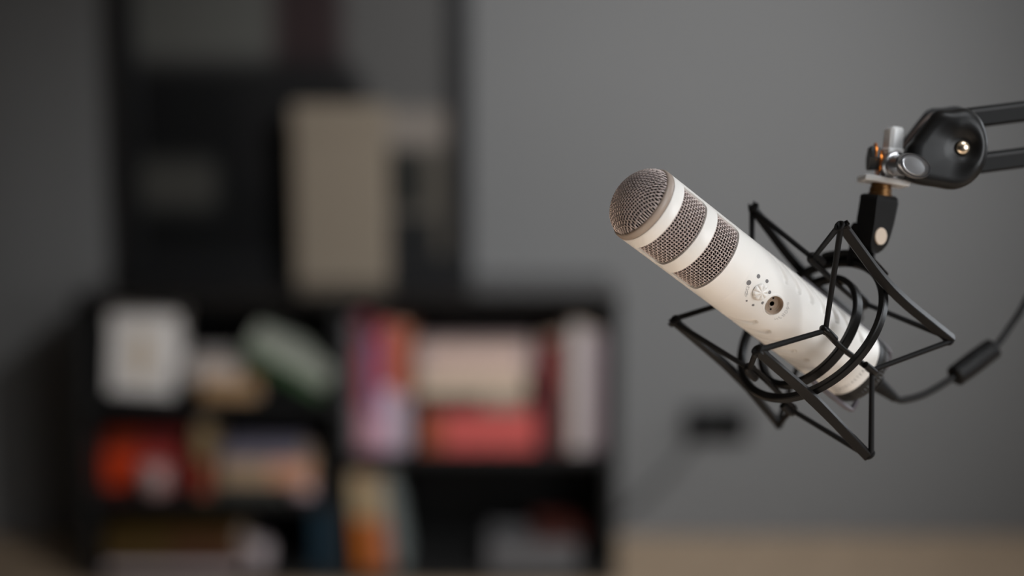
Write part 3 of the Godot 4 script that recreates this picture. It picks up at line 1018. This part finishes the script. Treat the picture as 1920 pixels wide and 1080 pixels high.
func build_shock_mount() -> void:
	var black := mat(Color(0.06, 0.054, 0.052), 0.32, 0.0, 0.32)
	var rubber := mat(Color(0.05, 0.046, 0.046), 0.6, 0.0, 0.3)
	var o3 := Vector3(0.21123, -0.02891, 1.02)
	var v := Vector3(0.65445, -0.587184, 0.47635)
	var e1 := v.cross(Vector3.UP).normalized()
	var e2 := e1.cross(v)
	var centre := cam_t * (o3 * Vector3(1, 1, -1))
	var o := thing("shock_mount", "black microphone shock mount with ring, four bars and elastic cords", "shock mount", centre)
	var loc := func(x: float, y: float, d: float) -> Vector3:
		return pt(x, y, d) - centre
	var axis := (cam_t.basis * (v * Vector3(1, 1, -1))).normalized()

	# outer ring
	var pts := PackedVector3Array()
	var ups := PackedVector3Array()
	for k in 120:
		var p := ring_point(o3, e1, e2, 0.0586, k * 3.0) - centre
		pts.append(p)
		ups.append(p.normalized())
	var st := new_st()
	band(st, pts, ups, 0.0056, 0.0052, 0.0007, true)
	put("outer_ring", st, black, o)

	# four bars, each bent where the ring carries it
	var bars := [
		[[1580, 424, 0.952], 147.0, [1784, 637, 1.0097], 0.0074, 0.0064],
		[[1420, 656, 0.937], 241.0, [1629, 857, 0.9945], 0.0080, 0.0042],
		[[1263, 601, 1.028], 319.0, [1461, 797, 1.0868], 0.0066, 0.0052],
		[[1410, 388, 1.043], 54.0, [1606, 600, 1.1019], 0.0068, 0.0056],
	]
	for k in bars:
		var a: Vector3 = loc.call(k[0][0], k[0][1], k[0][2])
		var c: Vector3 = loc.call(k[2][0], k[2][1], k[2][2])
		var m := ring_point(o3, e1, e2, 0.0586 + 0.0046, k[1]) - centre
		var path := bend([a, m, c], 10, 0.55)
		ups = PackedVector3Array()
		for p in path:
			ups.append((p - axis * p.dot(axis)).normalized())
		st = new_st()
		band(st, path, ups, k[3], k[4], 0.0006, false, k[3] * 0.86)
		# two small prongs at the front end hold the cord
		for e in [[a, (a - m).normalized()]]:
			var r: Vector3 = (e[0] - axis * e[0].dot(axis)).normalized()
			var sd: Vector3 = e[1].cross(r)
			for s in [-1.0, 1.0]:
				box(st, Vector3(0.0014, 0.0042, 0.004), e[0] + sd * s * 0.0022 + r * 0.0022 - e[1] * 0.001, Basis(sd, r, e[1]), 0.0003)
		put("bar", st, black, o)

	# inner cradle: ring, four rods with cord hooks, two clips over the base
	pts = PackedVector3Array()
	ups = PackedVector3Array()
	var rc := mic_f + mic_u * 0.166 - centre
	for k in 120:
		var w := TAU * k / 120.0
		var r := mic_e * cos(w) + mic_x * sin(w)
		pts.append(rc + r * 0.044)
		ups.append(r)
	st = new_st()
	band(st, pts, ups, 0.0070, 0.0042, 0.0007, true)
	put("cradle_ring", st, black, o)
	var rods := [
		[[1548, 622, 0.973], [1577, 652, 0.983], [1628, 690, 0.997]],
		[[1525, 492, 1.013], [1567, 530, 1.025], [1614, 570, 1.038]],
		[[1411, 690, 1.001], [1440, 716, 1.013], [1484, 761, 1.027]],
		[[1416, 557, 1.042], [1462, 600, 1.056], [1508, 645, 1.069]],
	]
	var hooks := []
	for k in rods:
		var a: Vector3 = loc.call(k[0][0], k[0][1], k[0][2])
		var m: Vector3 = loc.call(k[1][0], k[1][1], k[1][2])
		var c: Vector3 = loc.call(k[2][0], k[2][1], k[2][2])
		st = new_st()
		tube(st, bend([a, m, c], 4), 0.0021, 10)
		put("cradle_rod", st, black, o)
		for e in [[a, (a - m).normalized()], [c, (c - m).normalized()]]:
			var rad: Vector3 = e[0] - (mic_f - centre) - mic_u * (e[0] - (mic_f - centre)).dot(mic_u)
			rad = rad.normalized()
			st = new_st()
			# a rounded lug that turns back over the cord
			tube(st, bend([e[0] - e[1] * 0.0005 , e[0] + e[1] * 0.0045, e[0] + e[1] * 0.0045 + rad * 0.0042, e[0] - e[1] * 0.0075 + rad * 0.0044], 6, 0.5), 0.0026, 12)
			put("cord_hook", st, black, o)
			hooks.append(e[0] + e[1] * 0.0022 + rad * 0.002)
	for k in [[[1512, 705, 1.008], [1596, 771, 1.036], [1607, 751, 1.04]], [[1503, 521, 1.03], [1669, 656, 1.045], [1661, 692, 1.047]]]:
		st = new_st()
		tube(st, bend([loc.call(k[0][0], k[0][1], k[0][2]), loc.call(k[1][0], k[1][1], k[1][2]), loc.call(k[2][0], k[2][1], k[2][2])], 8, 0.8), 0.0019, 10)
		put("base_clip", st, mat(Color(0.33, 0.31, 0.33), 0.3), o)

	# elastic cords: in front and behind, zigzag between the bar ends and the hooks
	var ends_f := [[1574, 424, 0.952], [1420, 656, 0.937], [1265, 600, 1.028], [1413, 389, 1.043]]
	var ends_b := [[1780, 638, 1.0097], [1630, 852, 0.9945], [1461, 795, 1.0868], [1608, 598, 1.1019]]
	# bar A near-top, B near-bottom, C far-bottom, D far-top; hooks 0 near, 1 top, 2 bottom, 3 far (front, back pairs)
	var joins := [[0, 0], [1, 0], [1, 2], [2, 2], [2, 3], [3, 3], [3, 1], [0, 1]]
	for j in joins:
		for back in 2:
			var e: Array = (ends_b if back else ends_f)[j[0]]
			var a: Vector3 = loc.call(e[0], e[1], e[2])
			var b: Vector3 = hooks[j[1] * 2 + back]
			var sd := (b - a).normalized().cross(axis).normalized()
			var side := 1.0 if j[0] * 2 == j[1] or j[0] * 2 - 1 == j[1] else -1.0
			a += sd * 0.0016 * side
			st = new_st()
			tube(st, seg(a, b, 8), 0.00205, 10, 0.0018)
			put("elastic_cord", st, rubber, o)
	# cord ends wound round each bar end
	for e in ends_f + ends_b:
		st = new_st()
		var a: Vector3 = loc.call(e[0], e[1], e[2])
		var ring := PackedVector3Array()
		var r := (a - axis * a.dot(axis)).normalized()
		var s := axis.cross(r)
		for k in 16:
			ring.append(a + s * cos(TAU * k / 16) * 0.0034 + r * sin(TAU * k / 16) * 0.0029)
		tube(st, ring, 0.0012, 8, -1.0, true)
		put("cord_loop", st, rubber, o)

	# swivel on top of the ring
	st = new_st()
	pts = PackedVector3Array()
	ups = PackedVector3Array()
	for k in 17:
		var p := ring_point(o3, e1, e2, 0.0586 + 0.0045, 74.0 + 54.0 * k / 16.0) - centre
		pts.append(p)
		ups.append(p.normalized())
	band(st, pts, ups, 0.0125, 0.0062, 0.001)
	put("swivel_saddle", st, black, o)
	st = new_st()
	var rows := []
	var cs := PackedVector3Array()
	for r in [[500, 1588, 1640], [480, 1588, 1638], [462, 1592, 1640], [425, 1594, 1640], [417, 1600, 1636]]:
		var ring := PackedVector3Array()
		var c := Vector3.ZERO
		for q in [[r[1], 1.030], [r[2], 1.024], [r[2] + 3, 1.036], [r[1] + 3, 1.042]]:
			ring.append(loc.call(q[0], r[0], q[1]))
			c += ring[-1] * 0.25
		rows.append(ring)
		cs.append(c)
	loft(st, rows, cs, true, true, true)
	put("swivel_tongue", st, black, o)
	st = new_st()
	rows = []
	cs = PackedVector3Array()
	for r in [[365, 1619, 1646, 1678, 2], [369, 1613, 1645, 1684, 0], [378, 1612, 1644, 1685, 0], [415, 1606, 1640, 1677, 0], [440, 1606, 1636, 1670, 0], [457, 1610, 1633, 1664, 0], [468, 1617, 1634, 1655, 2], [475, 1627, 1636, 1646, 4]]:
		var ring := PackedVector3Array()
		var c := Vector3.ZERO
		var z: float = r[4] * 0.001
		var lx: float = r[1]
		var mx: float = r[2]
		var rx: float = r[3]
		for q in [[lx, 1.030], [lx + 1.0, 1.0285 + z * 0.3], [mx - 2.0, 1.0125 + z], [mx, 1.0115 + z], [mx + 2.0, 1.012 + z], [rx - 2.0, 1.0225 + z * 0.5], [rx, 1.0245], [rx - 0.5, 1.027], [(lx + rx) * 0.5 + 8.0, 1.046 - z]]:
			ring.append(loc.call(q[0], r[0] + (q[0] - 1645.0) * 0.1, q[1]))
			c += ring[-1] / 9.0
		rows.append(ring)
		cs.append(c)
	loft(st, rows, cs, true, true, true)
	put("swivel_fork", st, mat(Color(0.085, 0.083, 0.083), 0.5, 0.0, 0.3), o)
	# pale screw cap on the fork's right face
	var fa: Vector3 = loc.call(1640, 440, 1.0115)
	var fb: Vector3 = loc.call(1674, 440, 1.0225)
	var fu: Vector3 = (loc.call(1645, 380, 1.012) - loc.call(1636, 450, 1.012)).normalized()
	var fn := (fb - fa).normalized().cross(fu).normalized()
	if fn.dot(cam_t.basis.z) < 0.0:
		fn = -fn
	st = new_st()
	lathe(st, [Vector2(-0.003, 0.0061), Vector2(0.0006, 0.0061), Vector2(0.0010, 0.0057), Vector2(0.0010, 0.0)], loc.call(1651, 443, 1.0162), fn, 40)
	put("screw_cap", st, mat(Color(0.78, 0.71, 0.64), 0.45), o)

# ---------------------------------------------------------------- boom arm
func build_boom_arm() -> void:
	var black := mat(Color(0.04, 0.038, 0.038), 0.42)
	var satin := mat(Color(0.033, 0.031, 0.031), 0.4, 0.0, 0.4)
	var painted := mat(Color(0.045, 0.045, 0.047), 0.6, 0.0, 0.3)
	var chrome := mat(Color(0.82, 0.82, 0.83), 0.28, 1.0)
	var alu := mat(Color(0.88, 0.88, 0.88), 0.4, 0.2)
	var brass := mat(Color(0.42, 0.29, 0.15), 0.42, 0.7)
	var cx := cam_t.basis.x
	var cy := cam_t.basis.y
	var cz := cam_t.basis.z
	var foot := Vector3(0.72, 0.72, -1.02)
	var o := thing("boom_arm", "black desk boom arm with twin bars, round joint plate and chrome clamp", "boom arm", foot)
	var loc := func(x: float, y: float, d: float) -> Vector3:
		return pt(x, y, d) - foot
	# brass threaded neck
	var st := new_st()
	lathe(st, [Vector2(-0.004, 0.0), Vector2(-0.004, 0.0085), Vector2(0.001, 0.0085), Vector2(0.0014, 0.0078), Vector2(0.0048, 0.0078), Vector2(0.0052, 0.0072), Vector2(0.012, 0.0072), Vector2(0.012, 0.0)], loc.call(1650, 366, 1.03), (cy + cx * 0.12).normalized(), 40)
	put("threaded_neck", st, brass, o)
	# clamp: flange, upright plate, cap
	var tilt := Basis(cx.rotated(cz, deg_to_rad(-9.0)), cy.rotated(cz, deg_to_rad(-9.0)), cz)
	st = new_st()
	box(st, Vector3(0.0322, 0.0042, 0.026), loc.call(1656, 340, 1.03), tilt, 0.0008)
	put("clamp_flange", st, alu, o)
	var lean := Basis(cx.rotated(cz, deg_to_rad(-5.0)), cy.rotated(cz, deg_to_rad(-5.0)), cz)
	var turn := lean * Basis(Vector3.UP, deg_to_rad(22.0))
	st = new_st()
	box(st, Vector3(0.0118, 0.038, 0.012), loc.call(1673, 288, 1.03), turn, 0.0022)
	put("clamp_plate", st, alu, o)
	st = new_st()
	box(st, Vector3(0.0135, 0.0085, 0.0135), loc.call(1671, 290, 1.028), turn, 0.001)
	put("clamp_block", st, alu, o)
	# nut and brass washers left of the plate
	var left := (-cx - cz * 0.06 + cy * 0.1).normalized()
	st = new_st()
	var hexr := []
	var hc := PackedVector3Array()
	var h0: Vector3 = loc.call(1644, 298, 1.032)
	var hy := left.cross(cx.cross(left).normalized()).normalized()
	var hz := left.cross(hy)
	for k in [[-0.002, 0.0088], [0.005, 0.0098], [0.0062, 0.009]]:
		var ring := PackedVector3Array()
		for i in 6:
			ring.append(h0 + left * k[0] + (hy * cos(TAU * i / 6) + hz * sin(TAU * i / 6)) * k[1])
		hexr.append(ring)
		hc.append(h0 + left * k[0])
	loft(st, hexr, hc, true, true, true)
	put("clamp_nut", st, black, o)
	for k in [[1640, 290, 0.0085], [1648, 306, 0.0098]]:
		st = new_st()
		lathe(st, [Vector2(-0.0003, 0.0), Vector2(-0.0003, k[2]), Vector2(0.0008, k[2]), Vector2(0.0008, 0.0)], loc.call(k[0], k[1], 1.031), left, 36)
		put("brass_washer", st, mat(Color(0.85, 0.5, 0.2), 0.3, 0.8), o)
	# clamping screw with a flat oval thumb head
	var sdir: Vector3 = (loc.call(1712, 311, 0.994) - loc.call(1672, 309, 1.03)).normalized()
	st = new_st()
	lathe(st, [Vector2(-0.01, 0.0), Vector2(-0.01, 0.0068), Vector2(0.006, 0.0068), Vector2(0.006, 0.0092), Vector2(0.0075, 0.0104), Vector2(0.0105, 0.0104), Vector2(0.012, 0.0092), Vector2(0.012, 0.0078), Vector2(0.026, 0.007), Vector2(0.026, 0.0)], loc.call(1670, 309, 1.03), sdir, 40)
	put("thumb_screw_shaft", st, chrome, o)
	st = new_st()
	var hn := (cz * 0.86 + cx * 0.5 + cy * 0.06).normalized()
	var hx := (cx - hn * cx.dot(hn)).normalized()
	hx = hx.rotated(hn, deg_to_rad(-8.0))
	var hyy := hn.cross(hx)
	var hcen: Vector3 = loc.call(1713, 311, 0.9955)
	var rows := []
	var cs := PackedVector3Array()
	for k in [[-0.0055, 0.5], [-0.0048, 0.78], [-0.002, 0.97], [0.0002, 1.0], [0.0014, 0.97], [0.0018, 0.93], [0.0014, 0.87], [0.0009, 0.6], [0.0008, 0.02]]:
		var ring := PackedVector3Array()
		for i in 48:
			var w := TAU * i / 48.0
			ring.append(hcen + hn * k[0] + (hx * cos(w) * 0.0156 + hyy * sin(w) * 0.0085) * k[1])
		rows.append(ring)
		cs.append(hcen + hn * (k[0] - 0.004))
	loft(st, rows, cs, true, true)
	put("thumb_screw_head", st, mat(Color(0.62, 0.62, 0.63), 0.32, 0.9), o)

	# two joint plates: a rounded shell with a dimple round the bolt
	var outline := [[1757, 208], [1780, 206], [1810, 203], [1833, 217], [1846, 240], [1851, 265], [1850, 290], [1842, 317], [1824, 340], [1800, 353], [1780, 354], [1757, 350], [1730, 346], [1709, 340], [1700, 330], [1697, 305], [1700, 278], [1712, 262], [1727, 243], [1742, 224]]
	for far in 2:
		var d := 1.05 if far else 1.0115
		var shift := Vector2(-15, -3) if far else Vector2.ZERO
		var mid := Vector2(1799, 277) + shift
		var poly := []
		for k in 96:
			var f := outline.size() * k / 96.0
			var i := int(f)
			var m := outline.size()
			var p0 := Vector2(outline[(i - 1 + m) % m][0], outline[(i - 1 + m) % m][1])
			var p1 := Vector2(outline[i][0], outline[i][1])
			var p2 := Vector2(outline[(i + 1) % m][0], outline[(i + 1) % m][1])
			var p3 := Vector2(outline[(i + 2) % m][0], outline[(i + 2) % m][1])
			poly.append(p1.cubic_interpolate(p2, p0, p3, f - i) + shift)
		rows = []
		cs = PackedVector3Array()
		var prof := [[1.0, -0.006], [1.0, 0.0], [0.985, 0.002], [0.95, 0.004], [0.88, 0.0062], [0.78, 0.0076], [0.68, 0.0078], [0.55, 0.0066], [0.42, 0.0044], [0.3, 0.0032], [0.2, 0.003], [0.01, 0.003]]
		if far:
			prof = [[1.0, 0.002], [1.0, -0.004], [0.95, -0.007], [0.8, -0.009], [0.5, -0.009], [0.01, -0.009]]
		for k in prof:
			var ring := PackedVector3Array()
			for p in poly:
				var dv: Vector2 = p - mid
				# the dimple is round; the rim follows the outline
				var rim: Vector2 = dv * float(k[0])
				var rnd := dv.normalized() * 52.0 * float(k[0])
				var q := mid + rnd.lerp(rim, smoothstep(0.35, 0.95, float(k[0])))
				var rise: float = k[1]
				if not far and k[0] < 0.9:      # the side of the clamp runs flat into the dimple
					var side := smoothstep(-0.75, 0.35, dv.normalized().dot(Vector2(0.92, -0.38)))
					rise = lerpf(minf(rise, lerpf(0.003, 0.0058, float(k[0]) / 0.88)), rise, side)
				ring.append(loc.call(q.x, q.y, d) + cz * rise)
			rows.append(ring)
			cs.append(loc.call(mid.x, mid.y, d) + cz * (k[1] + (0.012 if far else -0.012)))
		st = new_st()
		loft(st, rows, cs, true, true)
		put("joint_plate", st, satin, o)
	# the far plate's raw edge catches the light
	st = new_st()
	var lip_pts := []
	for p in [[1762, 212], [1748, 215], [1733, 226], [1718, 243], [1704, 261], [1692, 276]]:
		lip_pts.append(loc.call(p[0], p[1], 1.043))
	tube(st, smooth_path(lip_pts, 6), 0.0012, 8)
	put("plate_lip", st, mat(Color(0.5, 0.45, 0.43), 0.35, 0.6), o)
	st = new_st()
	turned(st, [Vector2(0.002, 0.0), Vector2(0.002, 0.0054), Vector2(0.0042, 0.0052), Vector2(0.0056, 0.0042), Vector2(0.0064, 0.0022), Vector2(0.0066, 0.0)].slice(1), loc.call(1802, 278, 1.0115), cz, 32)
	put("joint_bolt", st, mat(Color(0.85, 0.78, 0.68), 0.25, 1.0), o)
	st = new_st()
	lathe(st, [Vector2(-0.04, 0.0), Vector2(-0.04, 0.006), Vector2(0.0, 0.006), Vector2(0.0, 0.0)], loc.call(1802, 278, 1.0115), cz, 24)
	put("joint_pin", st, black, o)
	# link between the plates and the clamp, brownish in the gap
	st = new_st()
	box(st, Vector3(0.03, 0.012, 0.02), loc.call(1722, 285, 1.032), Basis(cx.rotated(cz, 0.9), cy.rotated(cz, 0.9), cz), 0.002)
	put("joint_link", st, mat(Color(0.3, 0.26, 0.22), 0.4, 0.6), o)
	# twin bars out to the elbow, then the post down to the desk
	var elbow: Vector3 = loc.call(2480, 180, 1.12)
	for k in [[1800, 224, 2480, 138], [1800, 311, 2480, 222]]:
		st = new_st()
		var a: Vector3 = loc.call(k[0], k[1], 1.032)
		var b: Vector3 = loc.call(k[2], k[3], 1.12)
		band(st, seg(a, b, 6), PackedVector3Array([cy, cy, cy, cy, cy, cy]), 0.013, 0.0148, 0.0018)
		put("arm_bar", st, painted, o)
		st = new_st()
		var lift := cy * 0.0042 + cz * 0.0066
		band(st, seg(a.lerp(b, 0.02) + lift, b + lift, 4), PackedVector3Array([cy, cy, cy, cy]), 0.0008, 0.002, 0.0001)
		put("bar_groove", st, mat(Color(0.02, 0.02, 0.02), 0.6), o)
	st = new_st()
	lathe(st, [Vector2(-0.026, 0.0), Vector2(-0.026, 0.03), Vector2(-0.02, 0.036), Vector2(0.02, 0.036), Vector2(0.026, 0.03), Vector2(0.026, 0.0)], elbow, cz, 40)
	put("elbow_joint", st, satin, o)
	st = new_st()
	var low := Vector3(elbow.x, 0.03, elbow.z)
	tube(st, seg(low, elbow, 3), 0.012, 16)
	put("post", st, satin, o)
	st = new_st()
	lathe(st, [Vector2(0.0002, 0.0), Vector2(0.0002, 0.045), Vector2(0.012, 0.045), Vector2(0.018, 0.02), Vector2(0.06, 0.018), Vector2(0.06, 0.0)], Vector3(elbow.x, 0, elbow.z), Vector3.UP, 40)
	put("base", st, black, o)

# ---------------------------------------------------------------- USB cable
func build_usb_cable() -> void:
	var black := mat(Color(0.06, 0.058, 0.06), 0.5, 0.0, 0.3)
	var soft := mat(Color(0.085, 0.083, 0.083), 0.55, 0.0, 0.35)
	var root := mic_f + mic_u * 0.2221
	var o := thing("usb_cable", "black cable with a ferrite bead plugged into the microphone base", "cable", root)
	var loc := func(x: float, y: float, d: float) -> Vector3:
		return pt(x, y, d) - root
	var st := new_st()
	box(st, Vector3(0.014, 0.012, 0.02), mic_u * 0.008, Basis(mic_x, mic_e, mic_u), 0.002)
	put("plug", st, black, o)
	# ribbed strain relief
	var a := mic_u * 0.016
	var b: Vector3 = loc.call(1679, 747, 1.066)
	var dirv := (b - a).normalized()
	var ln := a.distance_to(b)
	var prof := [Vector2(0, 0)]
	for k in 6:
		var r := lerpf(0.0062, 0.0036, k / 5.0)
		prof.append(Vector2(ln * (k + 0.02) / 6.0, r))
		prof.append(Vector2(ln * (k + 0.65) / 6.0, r))
		prof.append(Vector2(ln * (k + 0.7) / 6.0, r * 0.72))
		prof.append(Vector2(ln * (k + 0.98) / 6.0, r * 0.72))
	prof.append(Vector2(ln, 0))
	st = new_st()
	lathe(st, prof, a, dirv, 24)
	put("strain_relief", st, soft, o)
	# cord
	st = new_st()
	tube(st, smooth_path([a, b, loc.call(1705, 748, 1.072), loc.call(1742, 735, 1.08), loc.call(1788, 707, 1.09), loc.call(1829, 679, 1.098), loc.call(1866, 650, 1.105), loc.call(1893, 614, 1.11), loc.call(1920, 572, 1.112), loc.call(1960, 490, 1.115), loc.call(2040, 340, 1.12), loc.call(2110, 262, 1.12), loc.call(2200, 252, 1.12)], 12), 0.0027, 14)
	put("cord", st, soft, o)
	# ferrite bead
	var fa: Vector3 = loc.call(1789, 707, 1.09)
	var fb: Vector3 = loc.call(1863, 652, 1.105)
	st = new_st()
	var fl := fa.distance_to(fb)
	lathe(st, [Vector2(0, 0), Vector2(0, 0.0062), Vector2(0.0016, 0.0082), Vector2(fl * 0.49, 0.0086), Vector2(fl * 0.51, 0.0086), Vector2(fl - 0.0016, 0.0082), Vector2(fl, 0.0062), Vector2(fl, 0)], fa, fb - fa, 36)
	put("ferrite_bead", st, black, o)
	st = new_st()
	var q := (fb - fa).normalized()
	var sd := q.cross(cam_t.basis.z).normalized()
	box(st, Vector3(0.0012, fl * 0.8, 0.0014), (fa + fb) * 0.5 + cam_t.basis.z * 0.0082 - sd * 0.0022, Basis(sd, q, cam_t.basis.z), 0.0002)
	put("bead_seam", st, mat(Color(0.02, 0.02, 0.02), 0.6), o)
